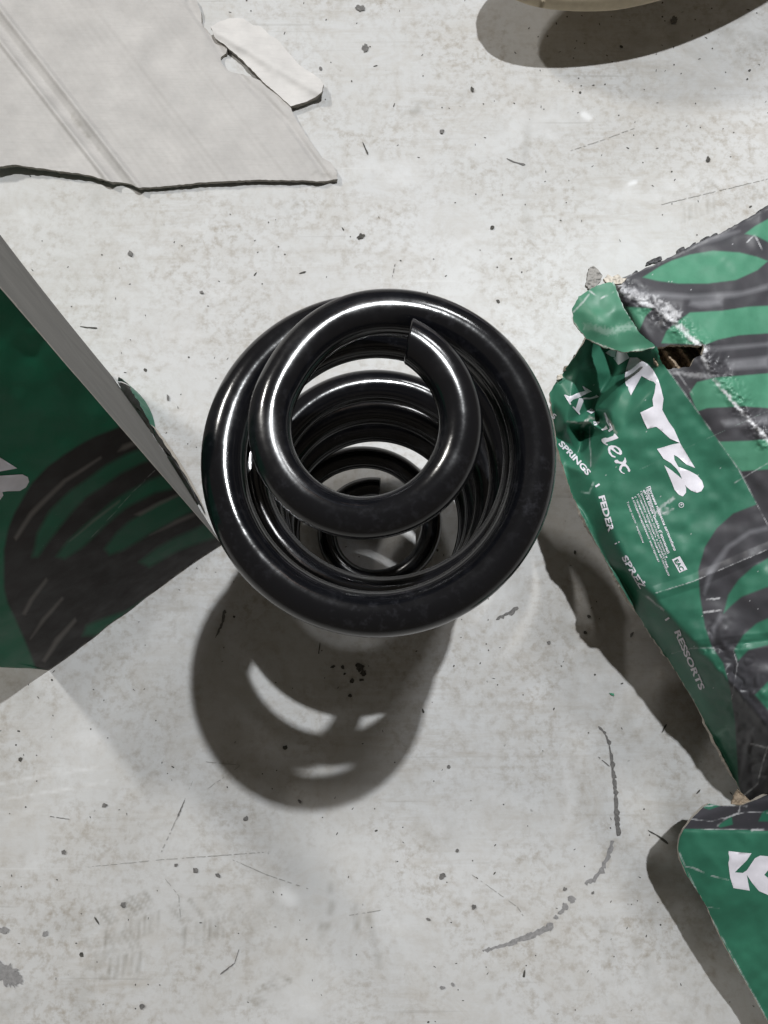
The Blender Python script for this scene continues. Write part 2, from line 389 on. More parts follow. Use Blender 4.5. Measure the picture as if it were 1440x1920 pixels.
def flat_mark(name, polys, mat, z=.0003, kind=None):
    V = []; Fc = []
    for poly in polys:
        k = len(V); pts = [P(a, b, z) for a, b in poly]; V += pts; Fc.append(list(range(k, k+len(pts))))
    me = bpy.data.meshes.new(name); me.from_pydata([tuple(v) for v in V], [], Fc)
    bm = bmesh.new(); bm.from_mesh(me); bmesh.ops.triangulate(bm, faces=bm.faces[:])
    for f in bm.faces:
        f.normal_update()
        if f.normal.z < 0: f.normal_flip()
    bm.to_mesh(me); bm.free()
    o = link(name, me, mat, floor, False)
    if kind: o['kind'] = kind
    return o
def blob(x, y, r, seed, asp=1.0, ang=0.0, n=None):
    q = random.Random(seed); n = n or max(7, int(r*2.4)); out = []
    for i in range(n):
        a = i/n*2*math.pi; rr = r*q.uniform(.65, 1.25); u = rr*math.cos(a)*asp; v = rr*math.sin(a)/asp
        out.append((x+u*math.cos(ang)-v*math.sin(ang), y+u*math.sin(ang)+v*math.cos(ang)))
    return out
def ribbon(line, w0, w1, jag, seed, step=4):
    q = random.Random(seed); L = rough_line(line, max(.5, jag*.3), step, False, seed); a = []; b = []; n = len(L)
    for i, p in enumerate(L):
        p0 = L[max(0, i-1)]; p1 = L[min(n-1, i+1)]; d = math.hypot(p1[0]-p0[0], p1[1]-p0[1]) or 1
        nx, ny = -(p1[1]-p0[1])/d, (p1[0]-p0[0])/d; t = i/(n-1); w = (w0+(w1-w0)*t)*.5*(1 if 0 < i < n-1 else .4)
        u = w+q.uniform(-jag, jag)*.5; v = w+q.uniform(-jag, jag)*.5
        a.append((p[0]+nx*max(.4, u), p[1]+ny*max(.4, u))); b.append((p[0]-nx*max(.4, v), p[1]-ny*max(.4, v)))
    out = []
    for i in range(n-1):
        if max(w0, w1) > 2.3 or q.random() > .3: out.append([a[i], a[i+1], b[i+1], b[i]])
    return out
marks = [  # (polyline, start width, end width, jaggedness, material)
    ([(1122, 1362), (1134, 1374), (1143, 1395), (1149, 1440), (1155, 1490), (1156, 1530), (1161, 1567)], 3.5, 10, 4, M_MARK),
    ([(1150, 1576), (1140, 1604), (1130, 1628), (1118, 1646), (1098, 1658)], 8, 9, 6, M_MARK2),
    ([(1034, 1730), (1026, 1742), (1010, 1748), (985, 1757), (950, 1771), (905, 1783)], 13, 5, 4, M_MARK2),
    ([(421, 1143), (417, 1168), (404, 1196)], 6, 3, 3, M_MARK), ([(972, 1141), (950, 1152), (930, 1162)], 8, 4, 4, M_MARK),
    ([(950, 297), (964, 304), (985, 309)], 2.5, 3.5, 1.5, M_MARK), ([(1215, 1557), (1235, 1568), (1253, 1582)], 1.5, 5, 1.5, M_SPECK),
    ([(150, 612), (163, 614), (182, 615)], 2, 3, 1, M_SPECK), ([(361, 1465), (338, 1520), (302, 1598)], .8, 2.2, 1, M_FAINT),
    ([(346, 1500), (333, 1532)], 1, 4, 1, M_MARK), ([(160, 1626), (300, 1612), (495, 1598)], .5, 1.6, .6, M_FAINT), ([(436, 1612), (500, 1640), (582, 1668)], 1, 2, 1, M_FAINT),
    ([(448, 1780), (440, 1806), (413, 1827)], 1, 3, 1, M_MARK), ([(90, 1530), (130, 1536)], 1.6, .8, .5, M_MARK), ([(655, 1716), (718, 1706)], 1, 2, .6, M_FAINT),
    ([(310, 1648), (335, 1680), (338, 1720)], 1, 1.2, .5, M_FAINT), ([(1122, 1419), (1143, 1437)], 1.2, 2, .6, M_MARK), ([(1241, 1374), (1250, 1358)], 3, 4, 1.5, M_SPECK),
    ([(1306, 1488), (1313, 1480)], 4, 3, 1.5, M_SPECK), ([(1182, 1195), (1188, 1185)], 6, 6, 2, M_MARK), ([(885, 1640), (970, 1700), (990, 1730)], .7, .9, .4, M_FAINT),
    ([(680, 266), (690, 290)], 1.5, 3, 1, M_SPECK), ([(1070, 282), (1130, 262), (1190, 240)], .5, .5, .3, M_FAINT), ([(1240, 383), (1440, 335)], .5, .5, .3, M_FAINT),
    ([(386, 1428), (450, 1435)], 1, 1.4, .4, M_FAINT), ([(390, 1478), (450, 1436)], .8, 1.6, .4, M_FAINT),
    ([(600, 1205), (597, 1230)], 1.5, 2, .6, M_SPECK), ([(735, 520), (741, 495)], 1, 2, .7, M_MARK)]
for k, (ln, a, b, j, mt) in enumerate(marks): flat_mark('scuff_mark', ribbon(ln, a, b, j, k+11), mt, .0003+.00001*k)
for k, (x, y, rr, mt) in enumerate([(1072, 1686, 8, M_MARK2), (1060, 1700, 7, M_MARK2), (1053, 1709, 6, M_MARK2), (1043, 1720, 5.5, M_MARK2), (1030, 1738, 8, M_MARK2), (1059, 1667, 4.5, M_MARK), (1112, 1674, 3.5, M_MARK),
        (624, 1250, 4.5, M_SPECK), (643, 1251, 4, M_SPECK), (676, 1252, 8, M_SPECK), (681, 1262, 7, M_SPECK), (660, 1276, 5, M_SPECK), (678, 1275, 4, M_SPECK), (656, 1304, 4, M_SPECK), (646, 1263, 3, M_SPECK), (671, 1247, 5, M_SPECK),
        (830, 1643, 6.5, M_MARK), (676, 15, 8, M_MARK), (685, 90, 8, M_MARK), (677, 443, 7, M_SPECK), (601, 128, 4, M_MARK), (1264, 37, 8, M_MARK), (1165, 88, 4, M_SPECK), (1328, 298, 5, M_SPECK), (196, 1510, 6, M_MARK),
        (120, 1598, 5, M_MARK), (461, 1535, 5, M_MARK), (409, 1641, 5, M_MARK), (366, 1632, 6, M_MARK), (330, 1622, 4, M_MARK), (231, 1696, 6, M_MARK), (85, 1751, 6, M_MARK2), (12, 1825, 26, M_MARK2), (30, 1834, 12, M_MARK2), (8, 1745, 9, M_MARK2),
        (266, 1887, 6, M_MARK), (830, 1852, 5, M_MARK2), (849, 1846, 4, M_MARK2), (889, 1700, 5, M_MARK), (803, 1724, 4, M_MARK), (857, 1595, 4, M_MARK), (923, 426, 4, M_SPECK), (886, 167, 4, M_SPECK), (829, 246, 5, M_MARK), (562, 1503, 4, M_MARK),
        (535, 1402, 5, M_SPECK), (1090, 967, 6, M_SPECK), (1078, 1035, 4, M_SPECK), (1104, 1156, 4, M_SPECK), (1097, 1186, 4, M_SPECK), (245, 475, 6, M_MARK), (378, 548, 4, M_MARK), (315, 745, 5, M_MARK), (1030, 1205, 4, M_MARK), (842, 1438, 4, M_MARK)]):
    flat_mark('stain', [blob(x, y, rr*.9, k+900, 1.0+.35*((k*7) % 5)/5, k*1.3)], mt, .0005+.00001*k)
specks = []
for k in range(560):
    x = random.uniform(-30, 1470); y = random.uniform(-20, 1940); r_ = .7+random.paretovariate(2.6)*.55
    if random.random() < .10: x = random.uniform(1000, 1460); y = abs(random.gauss(0, 170))
    specks.append(blob(x, y, min(r_, 4.5), k, random.choice((1, 1.2, 1.6, 2)), random.uniform(0, 3), 6))
flat_mark('floor_grit', specks, M_SPECK, .00025, 'stuff')
flat_mark('green_flake', [[(1142, 1299), (1151, 1300), (1152, 1305), (1146, 1303)]], M_CHIP, .001)

# ------------------------------------------------------------------ the coil spring
def build_spring():
    #        turn:   0     .25    .5     .75    .92    1.2   1.45   1.92   2.92   3.92   4.92   5.5   5.92  6.3   6.6   6.94
    T_ = [0, .25, .5, .75, .92, 1.2, 1.45, 1.7, 1.92, 2.2, 2.5, 2.92, 3.2, 3.5, 3.92, 4.42, 4.92, 5.42, 5.92, 6.5, 6.7, 6.92, 7.17, 7.42, 7.94]
    R_ = [.0294, .0294, .0292, .0320, .0415, .0522, .0572, .0550, .0525, .0518, .0520, .0545, .0555, .0555, .0555, .0555, .0555, .0555, .0555, .0545, .0510, .0430, .0355, .0303, .0288]
    Z_ = [.2390, .2375, .2350, .2315, .2275, .2190, .2110, .2050, .2000, .1910, .1810, .1690, .1430, .1185, .1060, .0890, .0730, .0570, .0430, .0330, .0300, .0255, .0170, .0095, .0062]
    W_ = [.0068, .0068, .0066, .0070, .0074, .0076, .0077, .0079, .0077, .0074, .0074, .0080, .0080, .0080, .0080, .0080, .0080, .0079, .0078, .0074, .0071, .0068, .0064, .0061, .0060]
    X_ = [-.0058, -.0058, -.0058, -.0050, -.0036, -.0020, -.0015, -.0010, -.0005, -.0000, .0000, -.0010, -.0015, -.0018, -.0020, -.0025, -.0030, -.0035, -.0040, -.0050, -.0056, -.0060, -.0064, -.0064, -.0064]
    Y_ = [.0040, .0040, .0038, .0036, .0032, .0030, .0030, .0036, .0040, .0044, .0048, .0056, .0062, .0062, .0058, .0048, .0034, .0022, .0012, .0004, .0002, .0000, .0000, .0000, .0000]
    def pch(t, Y):                                            # smooth interpolation (Catmull-Rom on uneven knots)
        i = min(max(np.searchsorted(T_, t)-1, 0), len(T_)-2); h = T_[i+1]-T_[i]; u = (t-T_[i])/h
        def sl(k):
            if k <= 0: return (Y[1]-Y[0])/(T_[1]-T_[0])
            if k >= len(T_)-1: return (Y[-1]-Y[-2])/(T_[-1]-T_[-2])
            a = (Y[k]-Y[k-1])/(T_[k]-T_[k-1]); b = (Y[k+1]-Y[k])/(T_[k+1]-T_[k])
            return 0 if a*b <= 0 else 2*a*b/(a+b)
        m0 = sl(i)*h; m1 = sl(i+1)*h
        return (2*u**3-3*u*u+1)*Y[i] + (u**3-2*u*u+u)*m0 + (-2*u**3+3*u*u)*Y[i+1] + (u**3-u*u)*m1
    N = 1250; S = 36; V = []
    base = np.array([0, .0570, 0]); ts = np.linspace(0, T_[-1], N)
    ctr = []
    for t in ts:
        a = math.radians(62) - 2*math.pi*t; r = pch(t, R_); z = pch(t, Z_)
        lean = np.array([pch(t, X_), pch(t, Y_), 0])
        ctr.append(base+lean+np.array([r*math.cos(a), r*math.sin(a), z]))
    ctr = np.array(ctr); tan = np.gradient(ctr, axis=0); tan /= np.linalg.norm(tan, axis=1, keepdims=True)
    for k, t in enumerate(ts):
        up = np.array([0, 0, 1.]); side = np.cross(tan[k], up); side /= np.linalg.norm(side); up = np.cross(side, tan[k]); w = pch(t, W_)
        for j in range(S):                                    # the end is sheared off slightly askew
            q = 2*math.pi*j/S; V.append(ctr[k]+(side*math.cos(q)+up*math.sin(q))*w+tan[k]*math.cos(q)*w*.34*max(0, 1-k/10))
    Q = [[k*S+j, k*S+(j+1) % S, (k+1)*S+(j+1) % S, (k+1)*S+j] for k in range(N-1) for j in range(S)]
    root = empty('coil_spring', (base[0], base[1], 0))
    me = fast_mesh('coil', V, Q)
    bm = bmesh.new(); bm.from_mesh(me); bmesh.ops.recalc_face_normals(bm, faces=bm.faces[:]); bm.to_mesh(me); bm.free()
    link('coil', me, M_SPRING, root)
    for e, d in ((0, -1), (N-1, 1)):                          # sheared ends: a slightly domed cut with a burr
        rim = V[e*S:(e+1)*S]; c = ctr[e]; tv = tan[e]*d; pts = []; f = []
        for s_, o_ in ((1.0, 0), (.96, .0005), (.6, .0008), (.2, .0009)):
            pts += [tuple(c+(p-c)*s_+tv*o_) for p in rim]
        for a in range(3): f += [[a*S+j, a*S+(j+1) % S, (a+1)*S+(j+1) % S, (a+1)*S+j] for j in range(S)]
        me = bpy.data.meshes.new('cut_end'); me.from_pydata(pts, [], f+[list(range(3*S, 4*S))])
        bm = bmesh.new(); bm.from_mesh(me); bmesh.ops.recalc_face_normals(bm, faces=bm.faces[:]); bm.to_mesh(me); bm.free()
        link('cut_end', me, M_SPRING, root)
    tag(root, 'glossy black steel coil spring with narrow ends standing upright on the floor', 'spring')
build_spring()

# ------------------------------------------------------------------ torn carton at the right
GRN = (.066, .225, .140); GRN2 = (.033, .150, .094); DRK = (.050, .048, .055); WORN = (.62, .62, .64)
def z5(l): return [(960+x/3, 360+y/3) for x, y in l]
def z6(l): return [(1000+x/3.2, 900+y/3.2) for x, y in l]
def zk(l): return [(1020+x/6.545, 700+y/6.545) for x, y in l]
def zb(l): return [(1140+x/7.2, 860+y/7.2) for x, y in l]
def z7(l): return [(1140+x/4, 1440+y/4) for x, y in l]
def z4(l): return [(x/2.134, 400+y/2.134) for x, y in l]
def soft(px, py, poly, w):                                   # 1 inside, 0 outside, blended over w photo pixels
    d, _, _ = seg_dist(px, py, poly, True); i = inside(px, py, poly)
    return np.clip(.5+np.where(i, d, -d)/w, 0, 1)
def lay(C, m, col): return C*(1-m[:, None]) + np.asarray(col)*m[:, None]
def worn(C, px, py, line, w, amt, seed, col=WORN, ns=5):
    d, _, _ = seg_dist(px, py, line); n = fbm(px, py, ns, seed, 3)
    g = np.clip(vnoise(px, py, 11, seed+3)*2.2-.3, .06, 1)*np.clip(vnoise(px, py, 4, seed+5)*2.2+.1, 0, 1)
    return lay(C, np.clip((1-d/(w*(.2+1.5*n)))*1.6, 0, 1)*amt*g, col)

art_green = [z5(p) for p in (
    [(1310, 235), (1370, 190), (1800, -40), (1800, 330), (1500, 310), (1380, 250)],
    [(735, 480), (830, 420), (900, 385), (1000, 352), (1130, 330), (1280, 340), (1380, 365), (1440, 388), (1380, 440), (1260, 495), (1100, 515), (940, 515), (820, 500)],
    [(625, 645), (790, 655), (750, 700), (715, 780), (660, 700)],
    [(1000, 678), (1180, 668), (1330, 645), (1440, 640), (1800, 560), (1800, 800), (1440, 795), (1280, 805), (1160, 830), (1090, 858), (840, 850), (870, 780), (930, 730)],
    [(1000, 1130), (1040, 1070), (1140, 1045), (1440, 1020), (1800, 1000), (1800, 1230), (1440, 1215), (1300, 1205), (1100, 1215), (1040, 1235)],
    [(1150, 1405), (1330, 1400), (1440, 1390), (1800, 1370), (1800, 1590), (1440, 1560), (1290, 1570), (1240, 1520)])]
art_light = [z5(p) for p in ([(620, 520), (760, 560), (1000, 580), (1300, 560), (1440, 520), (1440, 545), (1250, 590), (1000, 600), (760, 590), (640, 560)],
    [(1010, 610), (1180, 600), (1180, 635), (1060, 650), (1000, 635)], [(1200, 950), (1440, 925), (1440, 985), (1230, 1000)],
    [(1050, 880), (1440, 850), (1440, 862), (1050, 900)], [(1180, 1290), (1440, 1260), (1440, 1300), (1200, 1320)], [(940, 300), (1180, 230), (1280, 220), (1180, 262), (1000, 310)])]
band2 = z6([(1900, -60), (1500, 60), (1330, 150), (1200, 200), (1100, 290), (1030, 400), (990, 540), (1000, 700), (1030, 880), (1070, 1000), (1140, 1100), (1180, 1250), (1210, 1450), (1225, 1700), (1245, 2100), (1900, 2300)])
band2_green = [z6(p) for p in ([(1700, 420), (1408, 470), (1320, 520), (1230, 600), (1170, 690), (1142, 800), (1180, 760), (1250, 700), (1408, 640), (1700, 590)],
    [(1700, 800), (1408, 830), (1340, 860), (1260, 930), (1205, 1020), (1228, 1085), (1290, 1020), (1408, 990), (1700, 960)],
    [(1700, 1180), (1408, 1210), (1330, 1290), (1408, 1380), (1700, 1500)])]
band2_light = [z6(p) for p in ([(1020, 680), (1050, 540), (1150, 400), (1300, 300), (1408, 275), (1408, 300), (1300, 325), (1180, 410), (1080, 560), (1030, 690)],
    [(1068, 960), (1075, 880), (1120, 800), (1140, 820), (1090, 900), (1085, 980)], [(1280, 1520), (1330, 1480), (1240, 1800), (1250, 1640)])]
F1 = [(1236, 655), (1250, 690), (1385, 880), (1440, 985), (1600, 1290)]
right_of_fold = F1 + [(1700, 1300), (1700, 200), (1130, 480), (1150, 527), (1170, 580), (1200, 625)]
def paint_carton(px, py):
    C = np.tile(np.array(GRN2), (len(px), 1)); wob = (fbm(px, py, 30, 3)-.5)
    C *= (1+.35*wob)[:, None]
    m = soft(px, py, band2, 3); C = lay(C, m, DRK)
    for g in band2_green: C = lay(C, soft(px, py, g, 4)*m, GRN2)
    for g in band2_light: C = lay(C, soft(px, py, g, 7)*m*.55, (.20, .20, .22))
    m = soft(px, py, right_of_fold, 1.5)
    D = np.tile(np.array(DRK), (len(px), 1))
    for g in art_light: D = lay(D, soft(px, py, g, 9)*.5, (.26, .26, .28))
    for g in art_green: D = lay(D, soft(px, py, g, 3), GRN)
    C = C*(1-m[:, None]) + D*m[:, None]
    C = worn(C, px, py, [(1150, 530), (1185, 555), (1225, 575), (1262, 600), (1290, 630), (1322, 655)], 8, .9, 1)
    C = worn(C, px, py, [(1165, 545), (1230, 562), (1270, 590)], 10, .6, 21)
    C = worn(C, px, py, [(1318, 668), (1330, 700), (1380, 760), (1437, 822), (1500, 880)], 5, .95, 2)
    C = worn(C, px, py, [(1268, 695), (1285, 720), (1300, 740)], 2, .4, 12)
    C = worn(C, px, py, [(1265, 700), (1330, 705)], 6, .35, 14)
    C = worn(C, px, py, F1[1:4], 1.4, .5, 5); C = worn(C, px, py, [(1378, 905), (1440, 868), (1500, 845)], 1.6, .4, 6)
    C = worn(C, px, py, [(1196, 620), (1170, 580), (1150, 530)], 2.0, .7, 7)
    C = worn(C, px, py, [(1195, 1108), (1215, 1120), (1245, 1145)], 2.0, .8, 9)
    C = worn(C, px, py, [(1230, 1112), (1300, 1090), (1440, 1030)], 1.2, .6, 10); C = worn(C, px, py, [(1260, 1225), (1300, 1215), (1340, 1215)], 1.4, .4, 15)
    C = worn(C, px, py, [(1385, 1500), (1420, 1470), (1430, 1430), (1440, 1400)], 2.2, .8, 16); C = worn(C, px, py, [(1408, 1395), (1440, 1402)], 2.5, .9, 26)
    C = worn(C, px, py, [(1375, 1220), (1383, 1245), (1372, 1310)], 1.5, .5, 17); C = worn(C, px, py, [(1325, 1124), (1348, 1122)], 2.4, .7, 18); C = worn(C, px, py, [(1320, 1148), (1352, 1144)], 2.2, .7, 19)
    C = worn(C, px, py, [(1352, 1378), (1366, 1372)], 13, .45, 20, (.25, .45, .36), 9); C = worn(C, px, py, [(1236, 958), (1250, 956)], 9, .8, 22); C = worn(C, px, py, [(1262, 935), (1240, 950)], 4, .5, 23)
    C = worn(C, px, py, [(1244, 963), (1262, 954)], 2.6, .7, 24); C = worn(C, px, py, [(1092, 800), (1105, 782), (1130, 793)], 4, .95, 25, (.55, .52, .5)); C = worn(C, px, py, [(1065, 790), (1085, 794), (1110, 792)], 2.4, .9, 27, (.6, .57, .52))
    C = worn(C, px, py, [(1133, 775), (1148, 800), (1155, 812)], 3, .8, 28, (.5, .48, .45)); C = worn(C, px, py, [(1090, 922), (1105, 925), (1112, 905)], 3, .6, 29, (.4, .55, .5))
    C = worn(C, px, py, [(1200, 880), (1440, 770)], .9, .3, 31, (.3, .4, .36)); C = worn(C, px, py, [(1105, 800), (1107, 850), (1108, 875)], 1.2, .6, 32)
    C = worn(C, px, py, [(1400, 455), (1415, 440), (1430, 470)], 1.6, .7, 33); C = worn(C, px, py, [(1440, 392), (1345, 443), (1240, 492), (1155, 526)], 3.0, .35, 34, (.3, .3, .3))
    C = worn(C, px, py, [(1070, 925), (1130, 1040), (1215, 1185), (1300, 1310), (1392, 1490)], 1.8, .5, 35, (.25, .4, .33))
    sp = vnoise(px, py, 2.2, 77); C = lay(C, (sp > .988)*.6, WORN)
    return C
ctrl = [(1150, 527, .116), (1240, 490, .112), (1440, 388, .104), (1620, 300, .10), (1100, 632, .098), (1045, 715, .084), (1028, 738, .079), (1040, 810, .064), (1070, 925, .062),
        (1130, 1040, .063), (1215, 1185, .050), (1300, 1310, .036), (1392, 1490, .010), (1190, 1080, .079), (1340, 1250, .080), (1440, 1365, .080), (1620, 1560, .07),
        (1250, 690, .112), (1385, 880, .108), (1440, 985, .106), (1620, 1300, .10), (1262, 598, .120), (1322, 655, .122), (1437, 822, .119), (1620, 1050, .115),
        (1150, 700, .074), (1112, 765, .067), (1084, 690, .088), (1168, 800, .094), (1088, 806, .050), (1108, 885, .080), (1440, 1530, .018), (1620, 1720, .01), (1410, 1440, .035), (1400, 1340, .068),
        (1063, 795, .079), (1072, 745, .088), (1130, 640, .078), (1205, 672, .100), (1060, 870, .066), (1118, 930, .078), (1124, 790, .058), (1140, 772, .090), (1145, 810, .088), (1196, 700, .098), (1160, 738, .094), (1085, 850, .054), (1062, 800, .076), (1110, 792, .076)]
cr = [(0, 21), (21, 22), (22, 23), (23, 24), (17, 18), (18, 19), (19, 20), (13, 14), (14, 15), (15, 16), (9, 13), (0, 17), (4, 27), (27, 36), (30, 40), (40, 8), (25, 26), (38, 44), (44, 45), (45, 42), (46, 47), (0, 1), (1, 2), (42, 43)]
outline_r = [(1150, 527), (1200, 508), (1240, 490), (1300, 458), (1345, 440), (1440, 388), (1560, 325), (1560, 1640), (1440, 1532), (1408, 1503), (1392, 1490), (1345, 1400), (1300, 1312), (1262, 1250), (1215, 1185), (1170, 1110),
             (1130, 1040), (1100, 985), (1070, 922), (1045, 840), (1038, 790), (1030, 737), (1045, 713), (1080, 665), (1100, 632), (1140, 560)]
hole_r = rough_line([(1233, 652), (1262, 646), (1300, 648), (1321, 647), (1318, 665), (1302, 672), (1294, 688), (1268, 690), (1250, 692), (1240, 678), (1234, 664)], 1.6, 4, True, 4)
def crumple(px, py):
    z = (fbm(px, py, 80, 11, 3)-.5)*.006
    d, _, _ = seg_dist(px, py, [(1230, 1112), (1300, 1090), (1440, 1030), (1560, 980)]); z += .0012*np.clip(1-d/14, 0, 1)
    d, _, _ = seg_dist(px, py, [(1260, 1225), (1300, 1215), (1440, 1200)]); z -= .0014*np.clip(1-d/14, 0, 1)
    near = np.clip(1-seg_dist(px, py, [(1150, 530), (1262, 600), (1322, 655), (1437, 822)])[0]/32, 0, 1)
    z += near*(fbm(px, py, 9, 41, 3)-.5)*.0032
    near = np.clip(1-seg_dist(px, py, [(1350, 1220), (1400, 1330), (1420, 1500)])[0]/70, 0, 1)
    return z + near*(np.abs(fbm(px, py, 40, 51, 3)-.5))*.010
carton = empty('torn_carton', tuple(P(1392, 1490, 0)))
tag(carton, 'torn and crushed green printed spring carton lying open right of the coil', 'carton')
SR = Surf(1024, 300, 1566, 1650, 1.9).heights(ctrl, cr, 2, crumple)
SR.build('front_panel', rough_line(outline_r, 1.0, 6, True, 2), M_PRINT, carton, paint_carton, [hole_r], M_PAPER, .003)
K5 = z5([(665, 930), (645, 990), (636, 1040), (640, 1080), (670, 1145), (730, 1035), (810, 1080), (802, 1130), (790, 1165), (795, 1205), (722, 1240), (742, 1290), (762, 1332), (812, 1320), (850, 1352), (890, 1388), (946, 1412), (912, 1335), (880, 1290), (845, 1225), (852, 1162), (840, 1110), (822, 1050), (795, 1000), (765, 968), (705, 930)])
B5 = [(1231.7, 841.7), (1261.7, 832.7), (1275, 830.5), (1303.2, 877.4), (1287, 871), (1271, 857), (1263.6, 853), (1264.6, 862), (1272, 875.3), (1292.8, 882.9), (1306.7, 890.6), (1316.4, 901.7), (1319.9, 912.8), (1315, 921), (1306.7, 923.9), (1295.6, 919.7), (1287.2, 912.8), (1284.4, 908.6),
      (1286.5, 915.6), (1286.3, 923.9), (1280.3, 930.8), (1273.3, 928), (1265, 918.3), (1260.8, 907.2), (1253.9, 890.6), (1245.6, 872.5), (1258, 880.8), (1272, 892), (1278.9, 898.2), (1274.7, 887.8), (1269.2, 879.4), (1258, 868.3), (1244.2, 860)]
SR.drape('logo_letter', [K5, z5([(525, 905), (560, 880), (588, 888), (582, 930), (560, 925)]), z5([(592, 890), (640, 893), (663, 932), (600, 972), (572, 935), (586, 925)])], M_WHITE, carton)
SR.drape('logo_letter', [B5], M_WHITE, carton)
SR.drape('script_lettering', [zk(p) for p in (
    [(248, 265), (264, 262), (310, 283), (400, 245), (500, 215), (465, 160), (480, 158), (585, 222), (560, 230), (440, 290), (330, 345), (322, 358), (332, 380), (318, 384)],
    [(345, 412), (355, 402), (385, 428), (405, 370), (425, 305), (478, 308), (480, 345), (430, 470), (442, 500), (430, 508)],
    [(478, 296), (560, 298), (620, 280), (640, 262), (676, 290), (640, 300), (560, 318), (478, 318)], [(520, 465), (570, 432), (630, 462), (578, 500)],
    [(600, 590), (640, 596), (690, 600), (645, 640), (628, 680)], [(705, 690), (740, 672), (768, 640), (788, 684), (722, 702)], [(740, 480), (758, 480), (792, 560), (850, 690), (802, 722), (790, 702), (812, 680), (770, 590)],
    [(865, 740), (880, 745), (915, 790), (905, 800), (840, 825), (772, 846), (757, 860), (790, 875), (780, 888), (735, 862), (710, 832), (712, 808), (740, 795), (850, 770)],
    [(870, 1065), (900, 1058), (925, 1082), (962, 1088), (990, 1050), (985, 1034), (1000, 1036), (1012, 1085), (1002, 1108), (1040, 1150), (1060, 1190), (1052, 1210), (1030, 1202), (1028, 1178), (1000, 1142), (965, 1140), (945, 1188), (965, 1218), (990, 1225), (985, 1236), (945, 1217), (920, 1182), (930, 1142), (952, 1115), (910, 1102), (885, 1104), (864, 1085)])]
    + [(zk([(785, 930), (797, 895), (830, 883), (880, 888), (930, 918), (957, 958), (957, 990), (937, 1002), (900, 986), (850, 952), (818, 928), (814, 960), (840, 1002), (882, 1024), (872, 1036), (830, 1022), (795, 980)]),
        zk([(850, 915), (872, 906), (900, 925), (922, 952), (926, 974), (890, 960)]))], M_WHITE, carton, maxlen=4)
for txt, a, b, h, bo in (('S', (1033, 781), (1040, 786), 9, .02), ('SPRINGS', (1046, 833), (1102, 892), 10.5, .035), ('I', (1116, 911), (1118, 914), 9, .02), ('FEDER', (1123, 931), (1142, 998), 11, .035), ('I', (1153, 1019), (1154, 1021), 10, .02),
                     ('SPREŻ', (1166, 1045), (1201, 1104), 10.5, .035), ('I', (1247, 1161), (1249, 1164), 9, .02), ('RESSORTS', (1265, 1184), (1313, 1294), 10.5, .035),
                     ('Пружина подвески автомобиля', (1214.5, 913), (1264, 1033), 4.6, .03), ('Производитель:', (1210.5, 915), (1228, 968), 4.2, .02), ('«КYB Europe GmbH» (Германия)', (1205.5, 919), (1252, 1038), 4.6, .03),
                     ('Промышленность согласно каталогу и', (1200, 922), (1249, 1046), 4, .01), ('установку производить в соответствии', (1195, 926), (1251, 1064), 4, .01), ('с технической документацией автомобиля', (1189.5, 931), (1253, 1080), 4, .01),
                     ('в специализированных мастерских', (1184, 933), (1234, 1055), 4, .01), ('Товар сертифицирован', (1174.5, 941), (1205, 1018), 3.8, .0)):
    SR.text(txt, a, b, h, M_WHITE, carton, bold=bo)
SR.drape('conformity_mark', [[(1260, 1049), (1274.7, 1042.6), (1288.6, 1067.6), (1274, 1073.9)]], M_WHITE, carton)
SR.text('EAC', (1264.2, 1051), (1276, 1071), 8, M_GREEN, carton, off=.0005, bold=.03)
SR.text('R', (1275.5, 945.5), (1277, 949), 4, M_WHITE, carton)
ringo = [(1277.5+5*math.cos(a), 946.8+5*math.sin(a)) for a in np.linspace(0, 2*math.pi, 24)[:-1]]; ringi = [(1277.5+4*math.cos(a), 946.8+4*math.sin(a)) for a in np.linspace(0, 2*math.pi, 24)[:-1]]
SR.drape('registered_ring', [(ringo, ringi)], M_WHITE, carton, maxlen=8)

# curled flap torn away at the top-left corner
flap_ctrl = [(1150, 527, .122), (1112, 536, .121), (1085, 556, .120), (1070, 582, .117), (1080, 614, .116), (1100, 637, .1165), (1132, 652, .1165), (1166, 662, .117), (1200, 662, .117), (1236, 652, .116), (1200, 622, .1215), (1172, 580, .1225), (1120, 590, .1245), (1150, 620, .1215), (1060, 500, .115), (1250, 500, .12), (1060, 680, .11), (1250, 700, .11)]
SF = Surf(1060, 515, 1250, 675, 1.6).heights(flap_ctrl, [(12, 13), (11, 12)], 2, lambda x, y: (fbm(x, y, 34, 61, 1)-.5)*.004)
def paint_flap(px, py):
    C = np.tile(np.array(GRN)*.85, (len(px), 1)); C = worn(C, px, py, [(1072, 600), (1100, 637), (1166, 662), (1230, 652)], 2.5, .9, 3, (.5, .5, .46))
    C = worn(C, px, py, [(1150, 530), (1172, 580), (1200, 622)], 1.8, .7, 4); C = worn(C, px, py, [(1105, 545), (1125, 560), (1150, 548)], 2.4, .6, 6); C = worn(C, px, py, [(1075, 585), (1095, 565), (1104, 552)], 2.4, .45, 5)
    C = worn(C, px, py, [(1100, 612), (1140, 622), (1180, 612)], 10, .28, 9, (.5, .6, .55), 3); return C
SF.build('torn_flap', rough_line([(1150, 528), (1130, 532), (1110, 540), (1085, 556), (1073, 578), (1075, 600), (1082, 613), (1100, 635), (1130, 650), (1165, 660), (1200, 658), (1232, 651), (1218, 640), (1200, 625), (1185, 602), (1170, 578), (1160, 552)], 1.1, 4, True, 8), M_PRINT, carton, paint_flap, (), M_PAPER, .0012)
